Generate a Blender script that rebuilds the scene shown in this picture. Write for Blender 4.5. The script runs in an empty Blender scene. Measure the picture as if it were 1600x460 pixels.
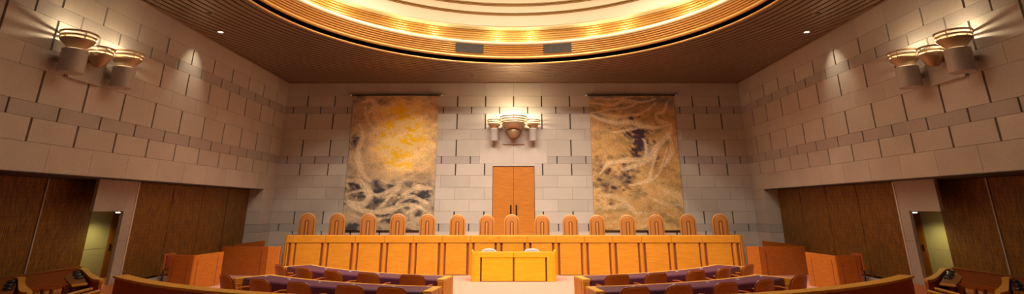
import bpy, bmesh, math, random
from mathutils import Vector, Matrix, noise
random.seed(7)
C = bpy.context.scene.collection
PI = math.pi
D2R = math.radians

# ------------------------------------------------------------------ helpers
class MB:
    """collects shapes, then builds ONE mesh object"""
    def __init__(s):
        s.v = []; s.f = []; s.m = []; s.mi = 0
    def add(s, vs, fs):
        o = len(s.v); s.v += [tuple(p) for p in vs]
        for f in fs:
            s.f.append(tuple(i + o for i in f)); s.m.append(s.mi)
        return s
    def box(s, x0, x1, y0, y1, z0, z1):
        return s.hexa([(x0,y0,z0),(x1,y0,z0),(x1,y1,z0),(x0,y1,z0),(x0,y0,z1),(x1,y0,z1),(x1,y1,z1),(x0,y1,z1)])
    def hexa(s, p):
        return s.add(p, [(0,3,2,1),(4,5,6,7),(0,1,5,4),(1,2,6,5),(2,3,7,6),(3,0,4,7)])
    def prism(s, poly, z0, z1, axis='z'):
        n = len(poly)
        def P(a, b, h):
            return (a,b,h) if axis == 'z' else ((a,h,b) if axis == 'y' else (h,a,b))
        vs = [P(a,b,z0) for a,b in poly] + [P(a,b,z1) for a,b in poly]
        fs = [tuple(range(n-1,-1,-1)), tuple(range(n,2*n))] + [(i,(i+1)%n,n+(i+1)%n,n+i) for i in range(n)]
        return s.add(vs, fs)
    def strip(s, outer, inner, z0, z1):
        """solid between two open polylines (plan), z0..z1"""
        n = len(outer); vs = []
        for (a, b) in zip(outer, inner):
            vs += [(a[0],a[1],z0),(b[0],b[1],z0),(b[0],b[1],z1),(a[0],a[1],z1)]
        fs = []
        for i in range(n-1):
            o = 4*i
            for k in range(4):
                fs.append((o+k, o+(k+1)%4, o+4+(k+1)%4, o+4+k))
        fs += [(3,2,1,0), (4*n-4,4*n-3,4*n-2,4*n-1)]
        return s.add(vs, fs)
    def lathe(s, prof, seg=32, c=(0,0,0), a0=0.0, a1=2*PI, closed_profile=False):
        full = abs(a1-a0-2*PI) < 1e-6
        m = len(prof); na = seg if full else seg+1
        vs = []
        for i in range(na):
            a = a0 + (a1-a0)*i/seg
            for r, z in prof:
                vs.append((c[0]+r*math.cos(a), c[1]+r*math.sin(a), c[2]+z))
        fs = []
        for i in range(seg):
            j = (i+1) % na
            for k in range(m if closed_profile else m-1):
                k2 = (k+1) % m
                fs.append((i*m+k, j*m+k, j*m+k2, i*m+k2))
        return s.add(vs, fs)
    def tube(s, path, r, seg=8, closed=False):
        path = [Vector(p) for p in path]; n = len(path); rings = []
        for i, p in enumerate(path):
            if closed: t = path[(i+1)%n] - path[i-1]
            else: t = path[min(i+1,n-1)] - path[max(i-1,0)]
            t.normalize()
            up = Vector((0,0,1)) if abs(t.z) < .9 else Vector((0,1,0))
            u = t.cross(up).normalized(); w = u.cross(t).normalized()
            rings.append([p + r*(math.cos(2*PI*k/seg)*u + math.sin(2*PI*k/seg)*w) for k in range(seg)])
        vs = [q for rg in rings for q in rg]; fs = []
        for i in range(n if closed else n-1):
            j = (i+1) % n
            for k in range(seg):
                fs.append((i*seg+k, i*seg+(k+1)%seg, j*seg+(k+1)%seg, j*seg+k))
        if not closed:
            fs += [tuple(range(seg-1,-1,-1)), tuple((n-1)*seg+k for k in range(seg))]
        return s.add(vs, fs)
    def build(s, name, mats, parent=None, bevel=0, smooth=False, world=False, seg=2):
        me = bpy.data.meshes.new(name)
        vs = s.v
        if world and parent is not None:
            inv = (Matrix.Translation(parent.location) @ Matrix.Rotation(parent.rotation_euler.z, 4, 'Z')).inverted()
            vs = [tuple(inv @ Vector(p)) for p in vs]
        me.from_pydata(vs, [], s.f)
        if not isinstance(mats, (list, tuple)): mats = [mats]
        for m in mats: me.materials.append(m)
        me.polygons.foreach_set('material_index', s.m)
        bm = bmesh.new(); bm.from_mesh(me); bmesh.ops.recalc_face_normals(bm, faces=bm.faces); bm.to_mesh(me); bm.free()
        if smooth:
            me.polygons.foreach_set('use_smooth', [True]*len(me.polygons))
            try: me.set_sharp_from_angle(angle=D2R(40))
            except Exception: pass
        o = bpy.data.objects.new(name, me); C.objects.link(o)
        if parent is not None: o.parent = parent
        if bevel:
            b = o.modifiers.new('bevel', 'BEVEL'); b.width = bevel; b.segments = seg; b.limit_method = 'ANGLE'; b.angle_limit = D2R(40)
        return o

def thing(name, label, cat, loc=(0,0,0), rotz=0, group=None):
    o = bpy.data.objects.new(name, None); C.objects.link(o)
    o.empty_display_size = .1
    o.location = loc; o.rotation_euler = (0,0,rotz); o['label'] = label; o['category'] = cat
    if group: o['group'] = group
    return o
def tag(o, label, cat, group=None):
    o['label'] = label; o['category'] = cat
    if group: o['group'] = group
    return o
def struct(o, label=None):
    o['kind'] = 'structure'
    if label: o['label'] = label
    return o
def dup(root, loc, rotz, label, group=None, scale=None):
    r = root.copy(); C.objects.link(r); r.location = loc; r.rotation_euler = (0,0,rotz); r['label'] = label
    if group: r['group'] = group
    if scale: r.scale = scale
    for ch in list(root.children):
        c = ch.copy(); C.objects.link(c); c.parent = r
        for g in list(ch.children):
            d = g.copy(); C.objects.link(d); d.parent = c
    return r

# ------------------------------------------------------------------ materials
def mat(name):
    m = bpy.data.materials.new(name); m.use_nodes = True
    nt = m.node_tree; b = nt.nodes['Principled BSDF']
    return m, nt, b
def N(nt, t, **kw):
    n = nt.nodes.new(t)
    for k, v in kw.items():
        if k in n.inputs: n.inputs[k].default_value = v
        else: setattr(n, k, v)
    return n
def ramp(nt, fac, stops):
    r = nt.nodes.new('ShaderNodeValToRGB'); e = r.color_ramp.elements
    while len(e) < len(stops): e.new(.5)
    for i, (p, c) in enumerate(stops):
        e[i].position = p; e[i].color = (*c, 1)
    nt.links.new(fac, r.inputs[0]); return r.outputs[0]
def plain(name, col, rough=.5, metal=0, spec=.5):
    m, nt, b = mat(name)
    b.inputs['Base Color'].default_value = (*col, 1); b.inputs['Roughness'].default_value = rough
    b.inputs['Metallic'].default_value = metal; b.inputs['Specular IOR Level'].default_value = spec
    return m
def granite(name, c0, c1, rough=.75, scale=55):
    m, nt, b = mat(name); L = nt.links
    tc = N(nt, 'ShaderNodeTexCoord')
    n1 = N(nt, 'ShaderNodeTexNoise', Scale=scale, Detail=3.0); L.new(tc.outputs['Object'], n1.inputs['Vector'])
    n2 = N(nt, 'ShaderNodeTexNoise', Scale=1.1, Detail=4.0); L.new(tc.outputs['Object'], n2.inputs['Vector'])
    mx = N(nt, 'ShaderNodeMath', operation='MULTIPLY_ADD'); L.new(n1.outputs['Fac'], mx.inputs[0]); mx.inputs[1].default_value = .75
    ad = N(nt, 'ShaderNodeMath', operation='MULTIPLY'); L.new(n2.outputs['Fac'], ad.inputs[0]); ad.inputs[1].default_value = .3
    L.new(ad.outputs[0], mx.inputs[2])
    col = ramp(nt, mx.outputs[0], [(.3, c0), (.75, c1)])
    L.new(col, b.inputs['Base Color']); b.inputs['Roughness'].default_value = rough
    bp = N(nt, 'ShaderNodeBump', Strength=.15, Distance=.02); L.new(n1.outputs['Fac'], bp.inputs['Height']); L.new(bp.outputs[0], b.inputs['Normal'])
    return m
def wood(name, c0, c1, scale=(1.2,14,14), rough=.42, coat=0):
    m, nt, b = mat(name); L = nt.links
    tc = N(nt, 'ShaderNodeTexCoord'); mp = N(nt, 'ShaderNodeMapping'); mp.inputs['Scale'].default_value = scale
    L.new(tc.outputs['Object'], mp.inputs['Vector'])
    n1 = N(nt, 'ShaderNodeTexNoise', Scale=2.2, Detail=6.0, Roughness=.6, Distortion=.4); L.new(mp.outputs[0], n1.inputs['Vector'])
    col = ramp(nt, n1.outputs['Fac'], [(.3, c0), (.7, c1)])
    L.new(col, b.inputs['Base Color']); b.inputs['Roughness'].default_value = rough
    b.inputs['Specular IOR Level'].default_value = .28
    return m
M = {}
M['granite'] = granite('granite_beige', (.42,.375,.335), (.64,.575,.51))
M['granite2'] = granite('granite_beige_pale', (.45,.40,.355), (.67,.605,.54))
M['granite3'] = granite('granite_beige_deep', (.395,.35,.31), (.61,.545,.485))
M['granite_grey'] = granite('granite_grey', (.33,.295,.275), (.53,.475,.445), scale=70)
M['granite_polished'] = granite('granite_polished', (.32,.275,.255), (.60,.53,.50), rough=.16, scale=62)
M['joint'] = plain('dark_joint', (.075,.06,.05), .9)
M['wood'] = wood('wood_golden', (.54,.21,.015), (.69,.31,.028))
M['wood_v'] = wood('wood_golden_vertical', (.50,.175,.013), (.65,.275,.025), scale=(14,14,1.2))
M['wood_mid'] = wood('wood_russet', (.46,.13,.016), (.62,.20,.026))
M['wood_mid_y'] = wood('wood_russet_across', (.46,.13,.016), (.62,.20,.026), scale=(14,1.2,14))
M['wood_chair'] = wood('wood_chair_shell', (.48,.155,.015), (.62,.235,.025))
M['wood_lit'] = wood('wood_golden_lit', (.66,.33,.010), (.80,.44,.018))  # lit copy of the golden wood, strong light put into its colour
M['wood_light'] = wood('wood_pale_edge', (.66,.31,.045), (.82,.43,.075))
M['wood_red'] = wood('wood_reddish', (.36,.085,.012), (.50,.135,.020))
M['wood_dark'] = wood('wood_brown', (.19,.06,.014), (.30,.10,.022))
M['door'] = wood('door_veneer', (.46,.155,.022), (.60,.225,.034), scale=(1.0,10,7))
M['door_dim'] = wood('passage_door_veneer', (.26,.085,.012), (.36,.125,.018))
M['groove_shade'] = plain('groove_shadow_gap', (.20,.055,.014), .7)  # dark tone puts the shade inside grooves into the colour
M['purple'] = plain('purple_leather', (.100,.026,.058), .45)
M['bronze'] = plain('bronze_bowl', (.42,.29,.165), .42, .5)
M['bronze_dark'] = plain('dark_bronze', (.06,.04,.03), .4, .8)
M['gold'] = plain('gold_anodised_ribs', (.66,.40,.14), .36, .88)
M['gold_bright'] = plain('pale_gold_lip', (.90,.74,.50), .45, .35)
M['cream'] = plain('cream_dome_panel', (.86,.75,.59), .5, .15)
M['rib_shade'] = plain('dome_rib_shade', (.42,.25,.09), .4, .7)  # brown stands in for shaded undersides and grooves of the dome
M['ceil'] = plain('bronzed_ceiling_slat', (.37,.25,.175), .36, .7)
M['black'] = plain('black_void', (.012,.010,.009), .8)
M['steel'] = plain('brushed_steel', (.55,.52,.48), .4, .8)
M['white_trim'] = plain('pale_metal_trim', (.62,.56,.50), .5, .2)
M['plaster'] = plain('pale_plaster', (.52,.47,.33), .8)
M['tan'] = plain('tan_leather', (.47,.175,.036), .42)
M['tan_dark'] = plain('tan_leather_seam', (.22,.06,.014), .5)
M['tan_pale'] = plain('tan_leather_rim', (.60,.245,.06), .36)
M['red_leather'] = plain('oxblood_leather', (.23,.040,.022), .32)
M['white_cloth'] = plain('white_upholstery', (.47,.43,.45), .6)
M['console'] = plain('dark_glossy_plastic', (.02,.02,.035), .15)
M['vent_wire'] = plain('vent_wire', (.07,.055,.04), .6, .2)
M['vent'] = plain('vent_mesh', (.03,.026,.022), .7, .2)

def carpet(name, c0, c1):
    m, nt, b = mat(name); L = nt.links
    tc = N(nt, 'ShaderNodeTexCoord')
    n1 = N(nt, 'ShaderNodeTexNoise', Scale=90.0, Detail=2.0); L.new(tc.outputs['Object'], n1.inputs['Vector'])
    L.new(ramp(nt, n1.outputs['Fac'], [(.3,c0),(.7,c1)]), b.inputs['Base Color']); b.inputs['Roughness'].default_value = .95
    bp = N(nt, 'ShaderNodeBump', Strength=.3, Distance=.01); L.new(n1.outputs['Fac'], bp.inputs['Height']); L.new(bp.outputs[0], b.inputs['Normal'])
    return m
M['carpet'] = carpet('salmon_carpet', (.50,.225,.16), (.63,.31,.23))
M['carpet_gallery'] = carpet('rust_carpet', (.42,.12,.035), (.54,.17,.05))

def woven():
    m, nt, b = mat('woven_wood_slats'); L = nt.links
    tc = N(nt, 'ShaderNodeTexCoord')
    sx = N(nt, 'ShaderNodeSeparateXYZ'); L.new(tc.outputs['Object'], sx.inputs[0])
    cb = N(nt, 'ShaderNodeCombineXYZ'); L.new(sx.outputs['Z'], cb.inputs['X']); L.new(sx.outputs['Y'], cb.inputs['Y'])
    br = N(nt, 'ShaderNodeTexBrick'); br.offset = .5; L.new(cb.outputs[0], br.inputs['Vector'])
    for k, v in (('Scale',1.0),('Mortar Size',.008),('Brick Width',.24),('Row Height',.05),('Bias',-.1),('Mortar Smooth',.3)): br.inputs[k].default_value = v
    br.inputs['Color1'].default_value = (.29,.135,.008,1); br.inputs['Color2'].default_value = (.19,.085,.005,1); br.inputs['Mortar'].default_value = (.11,.047,.004,1)
    mp = N(nt, 'ShaderNodeMapping'); mp.inputs['Scale'].default_value = (6,30,3.0); L.new(tc.outputs['Object'], mp.inputs['Vector'])
    n1 = N(nt, 'ShaderNodeTexNoise', Scale=1.3, Detail=5.0, Roughness=.7); L.new(mp.outputs[0], n1.inputs['Vector'])
    r = ramp(nt, n1.outputs['Fac'], [(.32,(.38,.34,.30)),(.68,(1.40,1.32,1.05))])
    mx = N(nt, 'ShaderNodeMix', data_type='RGBA', blend_type='MULTIPLY'); mx.inputs[0].default_value = 1
    L.new(br.outputs['Color'], mx.inputs[6]); L.new(r, mx.inputs[7]); L.new(mx.outputs[2], b.inputs['Base Color'])
    b.inputs['Roughness'].default_value = .6
    bp = N(nt, 'ShaderNodeBump', Strength=.6, Distance=.02); L.new(br.outputs['Fac'], bp.inputs['Height']); bp.invert = True; L.new(bp.outputs[0], b.inputs['Normal'])
    return m
M['woven'] = woven()

def emit(name, col, s):
    m, nt, b = mat(name)
    b.inputs['Base Color'].default_value = (*col,1); b.inputs['Emission Color'].default_value = (*col,1); b.inputs['Emission Strength'].default_value = s
    return m
WARM = (1.0,.80,.55)
M['lamp'] = emit('lamp_glow', WARM, 4)
M['lamp_soft'] = emit('lamp_glow_soft', (1,.84,.55), 9)
M['skylight'] = emit('dome_skylight', (1.0,.88,.70), .88)
M['exit_lamp'] = emit('passage_lamp_glow', (.95,1,.75), 12)

# ------------------------------------------------------------------ room numbers (metres)
W = 11.25; WR = 11.85; YB = 25.0; YR = -3.0; ZC = 8.5; ZS = 3.30
CX, CY, RR = 0.0, 13.45, 8.05          # centre and radius of the round ceiling opening
ROWS = [('f',-.05,.9),('w',.9,1.46),('t',1.46,1.79),('w',1.79,2.33),('f',2.33,2.87),('p',2.87,3.42),('f',3.42,3.97),
        ('w',3.97,4.52),('t',4.52,4.87),('w',4.87,5.65),('f',5.65,6.17),('w',6.17,6.93),('t',6.93,7.28),('w',7.28,7.82),('p',7.82,8.9)]
# w: wide dark joints, t: thin grey course with wide joints half a stone off, f: tight joints half off, p: tight joints

def course_blocks(mb, edges, u0, u1, z0, z1, kind, put, mean):
    """edges: joint positions along the wall; put(a,b,z0,z1): adds one stone"""
    js = sorted(e for e in edges if u0 + .03 < e < u1 - .03)
    gap = .032 if kind == 'w' else (.026 if kind == 't' else .004)
    pts = [u0] + js + [u1]
    for i in range(len(pts)-1):
        a = pts[i] + (gap if i else 0); b = pts[i+1] - (gap if i < len(pts)-2 else 0)
        mb.mi = 4 if kind == 't' else random.choice((1,1,2,3))
        put(a, b, z0 + .004, z1 - .004)
GR = [M['joint'], M['granite'], M['granite2'], M['granite3'], M['granite_grey']]

# back wall
mb = MB()
DX, DZ0, DZ1 = 1.0, .75, 4.40
mb.box(-WR-.2, -DX, YB+.07, YB+.35, -.1, 9); mb.box(DX, WR+.2, YB+.07, YB+.35, -.1, 9)
mb.box(-DX, DX, YB+.07, YB+.35, DZ1, 9); mb.box(-DX, DX, YB+.07, YB+.35, -.1, DZ0)
LC, LS = 1.386, 1.335
ctr = [k*LC for k in range(-4,5)]
sid = [s*(8.86 + k*LS) for s in (-1,1) for k in range(-2,3)]
al = [e for e in ctr if abs(e) < 5.6] + [e for e in sid if abs(e) > 6]
hf = [k*LC + LC/2 for k in range(-5,5) if abs(k*LC+LC/2) < 5.6] + [s*(8.86 + (k+.5)*LS) for s in (-1,1) for k in range(-3,3)]
def put_back(a, b, z0, z1): mb.box(a, b, YB, YB+.075, z0, z1)
BIGX, BIGZ0, BIGZ1 = 1.62, 4.40, 5.65
for kind, z0, z1 in ROWS:
    e = al if kind in 'wp' else hf
    if z1 <= 4.6 and z1 > .8:
        for u0, u1 in ((-WR,-DX),(DX,WR)):
            course_blocks(mb, e, u0, u1, z0, min(z1, 9), kind, put_back, 0)
    elif z0 >= 4.4 and z1 <= 5.66:
        for u0, u1 in ((-WR,-BIGX),(BIGX,WR)): course_blocks(mb, e, u0, u1, z0, z1, kind, put_back, 0)
    else: course_blocks(mb, e, -WR, WR, z0, z1, kind, put_back, 0)
mb.mi = 2; mb.box(-BIGX+.004, -.003, YB, YB+.075, 4.524, 5.646); mb.box(.003, BIGX-.004, YB, YB+.075, 4.524, 5.646)
mb.box(-DX, DX, YB, YB+.075, DZ1+.004, 4.52)
struct(mb.build('wall_back', GR))

# double door at the back
dr = struct(MB().box(-DX, DX, YB+.10, YB+.16, DZ0, DZ1).build('door_1', M['wood_dark']), 'tall wooden double door in the middle of the back wall')
for s in (-1, 1):
    lf = MB(); x0, x1 = sorted((s*.006, s*(DX-.02))); lf.box(x0, x1, YB+.055, YB+.10, DZ0+.01, DZ1-.02)
    leaf = lf.build('door_leaf', M['door'], dr, bevel=.004)
    h = MB(); hx = s*.13
    h.box(hx-.035, hx+.035, YB+.03, YB+.055, 2.08, 2.62); h.tube([(hx,YB+.0,2.12),(hx,YB+.0,2.58)], .022)
    h.tube([(hx,YB+.0,2.15),(hx,YB+.05,2.15)], .014); h.tube([(hx,YB+.0,2.55),(hx,YB+.05,2.55)], .014)
    h.build('handle', M['bronze_dark'], leaf)

# side walls: stone upper wall overhanging a recessed lower wall
def side_wall(s, name, pier_y):
    side = 'left' if s < 0 else 'right'
    mb = MB()
    X = lambda a, b: sorted((s*a, s*b))
    x0, x1 = X(W+.07, W+1.0); mb.box(x0, x1, YR, YB+.07, ZS+.02, 9)
    off = 15.90
    al = [off + 1.335*k for k in range(-14, 8)]; hf = [e + .667 for e in al]
    def put(a, b, z0, z1):
        xa, xb = X(W, W+.075); mb.box(xa, xb, a, b, z0, z1)
    for kind, z0, z1 in ROWS:
        if z1 < 3.5: continue
        if abs(z0-3.42) < .01: z0 = ZS
        course_blocks(mb, al if kind in 'wp' else hf, YR, YB, z0, z1, kind, put, 0)
    # corner pier reaching the floor
    x0, x1 = X(W+.07, WR+.3); mb.mi = 1; mb.box(x0, x1, 23.92, YB, -.05, ZS)
    for kind, z0, z1 in ROWS:
        if z0 > 3.3: continue
        z1 = min(z1, ZS); mb.mi = 4 if kind == 't' else random.choice((1,2,3))
        xa, xb = X(W, WR+.3); mb.box(xa, xb, 23.85, 23.925, z0+.004, z1-.004)
        xa, xb = X(W, W+.075); mb.box(xa, xb, 23.93, YB-.002, z0+.004, z1-.004)
    # soffit
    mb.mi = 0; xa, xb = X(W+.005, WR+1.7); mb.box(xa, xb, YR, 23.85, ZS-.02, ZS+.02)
    struct(mb.build('wall_'+side, GR))
    # lower wall
    y0, y1 = pier_y - 1.64, pier_y - .44       # passage opening
    lo = MB()
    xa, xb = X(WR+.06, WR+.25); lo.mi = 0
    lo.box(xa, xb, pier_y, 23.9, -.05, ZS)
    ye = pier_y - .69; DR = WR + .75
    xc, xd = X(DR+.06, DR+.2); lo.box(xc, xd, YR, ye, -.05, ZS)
    lo.mi = 4; xa, xb = X(WR, WR+.10)
    lo.box(xa, xb, y1, pier_y, -.05, 1.55); lo.box(xa, xb, y1, pier_y, 1.558, ZS); lo.box(xa, xb, y0, y1-.004, 2.40, ZS)
    # passage behind
    bx = 13.2
    lo.mi = 5; xa, xb = X(bx, bx+.1); lo.box(xa, xb, ye-.1, pier_y+2.4, .3, 1.25); lo.box(xa, xb, ye-.1, pier_y+2.4, 1.26, 2.55)
    xa, xb = X(WR+.26, bx); lo.box(xa, xb, pier_y+2.3, pier_y+2.4, .3, 2.55)
    xa, xb = X(DR+.2, bx); lo.box(xa, xb, ye-.1, ye, .3, 2.55)
    xa, xb = X(WR+.10, bx); lo.box(xa, xb, ye, pier_y+.02, 2.50, ZS-.02); xa, xb = X(WR+.26, bx); lo.box(xa, xb, pier_y+.02, pier_y+2.4, 2.50, 2.6)
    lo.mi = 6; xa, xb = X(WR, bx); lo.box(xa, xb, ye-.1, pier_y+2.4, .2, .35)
    lo.mi = 7; xa, xb = X(WR-.018, WR); lo.box(xa, xb, pier_y-.05, pier_y+.012, .30, ZS-.03)
    struct(lo.build('wall_%s_lower' % side, GR + [M['plaster'], M['carpet_gallery'], M['white_trim']]))
    # passage door
    n = '2' if s < 0 else '3'
    dy0 = pier_y + .97 if s < 0 else pier_y + .94
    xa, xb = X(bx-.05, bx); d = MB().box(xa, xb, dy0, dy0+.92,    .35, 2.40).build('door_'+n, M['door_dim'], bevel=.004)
    struct(d, 'wooden passage door beyond the %s pier' % side)
    h = MB(); h.tube([(s*(bx-.05),dy0+.1,1.27),(s*(bx-.12),dy0+.1,1.27),(s*(bx-.12),dy0+.22,1.27)], .016); h.box(*X(bx-.062,bx-.05), dy0+.06, dy0+.14, 1.17, 1.37)
    h.build('handle', M['bronze_dark'], d)
    # passage downlight
    t = thing('passage_downlight', 'small glowing ceiling lamp in the %s side passage doorway' % side, 'ceiling lamp', (s*12.22, pier_y-.16, 2.5), 0, 'passage downlights')
    MB().lathe([(.0,-.125),(.075,-.125),(.09,-.135),(.10,-.125),(.10,0)], 20).build('ring', M['steel'], t, smooth=True)
    MB().lathe([(.0,-.155),(.05,-.15),(.075,-.125)], 20).build('lamp', M['exit_lamp'], t, smooth=True)
    l = bpy.data.lights.new('passage_light', 'SPOT'); l.energy = 46; l.color = (1,.84,.28); l.shadow_soft_size = .06; l.spot_size = D2R(150); l.spot_blend = .6
    lo_ = bpy.data.objects.new('passage_light', l); lo_.location = (s*12.35, pier_y+.10, 2.33); C.objects.link(lo_)
    # stone heater ledge and panels
    e = MB(); xa, xb = X(WR-.32, WR); e.mi = 0; e.box(xa, xb, pier_y+.02, 23.85, -.02, .30)
    struct(e.build('trim_ledge_'+side, M['granite_grey'], bevel=.01))
    return ye
PY = {-1: 16.75, 1: 16.52}
for s, nm in ((-1,'left'), (1,'right')):
    y0 = side_wall(s, nm, PY[s])
    # woven panels: four toward the bench, three in the dark part
    py = PY[s] + .02; w = (23.85 - py)/4
    names = ('nearest the passage pier','second from the passage pier','third from the passage pier','farthest from the passage pier, by the bench corner')
    for k in range(4):
        a, b = py + k*w + .02, py + (k+1)*w - .02
        p = MB(); p.box(*sorted((s*(WR-.0), s*(WR+.055))), a, b, .30, ZS-.03)
        o = p.build('woven_wall_panel', M['woven'], bevel=.008)
        tag(o, 'brown slatted panel on the %s wall, %s' % (nm, names[k]), 'wall panel', 'slatted wall panels')
    dn = ('beside the passage opening','second from the passage opening','third from the passage opening')
    for k in range(3):
        b = y0 - .0 - k*1.80; a = b - 1.76
        p = MB(); p.box(*sorted((s*(WR+.75), s*(WR+.805))), a, b, .36, ZS-.03)
        o = p.build('woven_wall_panel', M['woven'], bevel=.008)
        tag(o, 'dark slatted panel above the %s press seats, %s' % (nm, dn[k]), 'wall panel', 'slatted wall panels')
    st = MB(); st.box(*sorted((s*(WR+.725), s*(WR+.75))), y0-1.80+.0, y0-1.76, .36, ZS-.03)
    struct(st.build('trim_panel_joint_'+nm, M['granite_grey']))
    # wooden dado under the dark panels
    d = MB(); d.box(*sorted((s*(WR+.69), s*(WR+.75))), 6.0, y0-.01, .35, .84); d.box(*sorted((s*(WR+.665), s*(WR+.75))), 6.0, y0-.01, .84, .87)
    struct(d.build('trim_dado_'+nm, M['wood_dark'], bevel=.006))
    # raised gallery platform
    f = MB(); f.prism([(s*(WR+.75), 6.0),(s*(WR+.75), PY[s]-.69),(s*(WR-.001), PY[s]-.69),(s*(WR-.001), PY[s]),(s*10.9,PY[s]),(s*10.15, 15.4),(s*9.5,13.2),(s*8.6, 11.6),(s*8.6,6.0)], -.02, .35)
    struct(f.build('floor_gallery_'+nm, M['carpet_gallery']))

# rear wall, floor, court carpet
struct(MB().box(-W-1, W+1, YR-.3, YR, -.1, 9).build('wall_rear', M['granite']))
struct(MB().box(-14, 14, YR, YB+.3, -.2, 0).build('floor', M['carpet']))
struct(MB().box(-9.3, 9.3, 22.05, YB, 0, .75).build('floor_dais', M['carpet'], bevel=.01))

# ------------------------------------------------------------------ ceiling: concentric slats around a round opening
mb = MB()
def ring_slat(r0, r1, z, th, n=300):
    xl, yl, yh = W+.0, YR, YB
    def cl(r, a):
        x = CX + r*math.cos(a); y = CY + r*math.sin(a); return x, y
    def inside(p): return abs(p[0]) <= xl+.02 and yl-.02 <= p[1] <= yh+.02
    def cp(p): return (max(-xl,min(xl,p[0])), max(yl,min(yh,p[1])))
    for i in range(n):
        a0, a1 = 2*PI*i/n, 2*PI*(i+1)/n
        q = [cl(r0,a0), cl(r1,a0), cl(r1,a1), cl(r0,a1)]
        if not any(inside(p) for p in q): continue
        q = [cp(p) for p in q]
        vs = [(x,y,z) for x,y in q] + [(x,y,z+th) for x,y in q]
        mb.add(vs, [(0,1,2,3),(0,3,7,4),(1,5,6,2)])
r = RR + .02
while r < 20.5:
    ring_slat(r, r+.19, ZC, .04); r += .262
struct(mb.build('ceiling', M['ceil']))
# backing above the slats with the round hole
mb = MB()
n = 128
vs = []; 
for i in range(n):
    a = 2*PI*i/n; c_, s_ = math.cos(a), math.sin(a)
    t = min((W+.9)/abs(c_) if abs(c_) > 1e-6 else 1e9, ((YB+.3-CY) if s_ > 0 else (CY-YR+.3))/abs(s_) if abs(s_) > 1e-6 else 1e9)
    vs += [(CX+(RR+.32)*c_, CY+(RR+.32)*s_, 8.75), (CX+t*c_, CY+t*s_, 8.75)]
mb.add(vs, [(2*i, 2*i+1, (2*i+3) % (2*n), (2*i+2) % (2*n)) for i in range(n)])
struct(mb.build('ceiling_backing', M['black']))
# trim strips along the walls
for s, nm in ((-1,'left'),(1,'right')):
    t = MB(); t.box(*sorted((s*(W-.10), s*W)), YR, YB-.1, ZC-.035, ZC+.03)
    struct(t.build('trim_ceiling_'+nm, M['ceil']))
struct(MB().box(-W, W, YB-.10, YB, ZC-.035, ZC+.03).build('trim_ceiling_back', M['ceil']))
# the dome
SEG = 240
def half_ribs(r, z0, z1, k, d, sub=6):
    """k half round ribs bulging toward the centre"""
    out = []; h = (z1-z0)/k
    for i in range(k):
        for j in range(sub+1):
            a = PI*j/sub
            out.append((r - d*math.sin(a), z0 + h*i + h*(.5 - .38*math.cos(a))))
        if k > 2: out += [(r + d*.6, z0 + h*i + h*.89), (r + d*.6, z0 + h*(i+1) + h*.11)] if i < k-1 else []
    return out
rim = MB(); rim.lathe([(RR+.035*math.cos(2*PI*k/10), ZC+.01+.035*math.sin(2*PI*k/10)) for k in range(10)], SEG, (CX,CY,0), closed_profile=True)
struct(rim.build('ceiling_rim', M['gold'], smooth=True))
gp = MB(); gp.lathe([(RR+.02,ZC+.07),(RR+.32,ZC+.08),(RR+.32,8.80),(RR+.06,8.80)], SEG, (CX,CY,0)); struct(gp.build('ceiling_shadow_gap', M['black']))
rb = MB(); rb.lathe(half_ribs(RR+.06, 8.70, 8.885, 1, .075, 10) + half_ribs(RR+.07, 8.89, 9.36, 5, .055), SEG, (CX,CY,0))
struct(rb.build('ceiling_ribbed_band', M['gold'], smooth=True))
lp = MB(); lp.lathe([(RR+.08,9.36),(RR+.03,9.375),(RR+.0,9.40),(RR-.01,9.45),(RR+.0,9.50),(RR+.03,9.53),(RR+.09,9.53),(RR+.10,9.40),(RR+.72,9.40)], SEG, (CX,CY,0))
struct(lp.build('ceiling_lip', M['gold_bright'], smooth=True))
R2 = RR + .72
b2 = MB(); b2.lathe([(R2,9.38)] + half_ribs(R2, 9.42, 10.28, 8, .035), SEG, (CX,CY,0)); struct(b2.build('ceiling_cove_band', M['gold'], smooth=True))
m1 = MB(); m1.lathe([(R2,10.28),(R2-.36,10.28),(R2-.38,10.31),(R2-.36,10.345),(R2-.04,10.35),(R2-.04,10.45),(R2-.12,10.455)], SEG, (CX,CY,0)); struct(m1.build('ceiling_cornice', M['gold_bright'], smooth=True))
up = MB()
up.mi = 0; up.lathe([(R2-.12,10.455),(R2-.12,10.97)], SEG, (CX,CY,0))
up.mi = 1; up.lathe([(R2-.12,10.97)] + half_ribs(R2-.12, 10.97, 11.09, 2, .05, 5), SEG, (CX,CY,0))
up.mi = 0; up.lathe([(R2-.12,11.09),(R2-.16,11.10),(R2-.16,11.42)], SEG, (CX,CY,0))
up.mi = 1; up.lathe(half_ribs(R2-.16, 11.42, 11.54, 2, .05, 5), SEG, (CX,CY,0))
up.mi = 0; up.lathe([(R2-.16,11.54),(R2-.2,11.56),(R2-.2,12.1),(R2-.26,12.12),(R2-.26,12.7),(R2-.4,12.8),(R2-.4,14.6)], SEG, (CX,CY,0))
struct(up.build('ceiling_dome', [M['cream'], M['rib_shade']], smooth=True))
sk = MB(); sk.lathe([(R2-.4,14.6),(.01,15.4)], 64, (CX,CY,0)); struct(sk.build('ceiling_skylight', M['skylight'], smooth=True))

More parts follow.
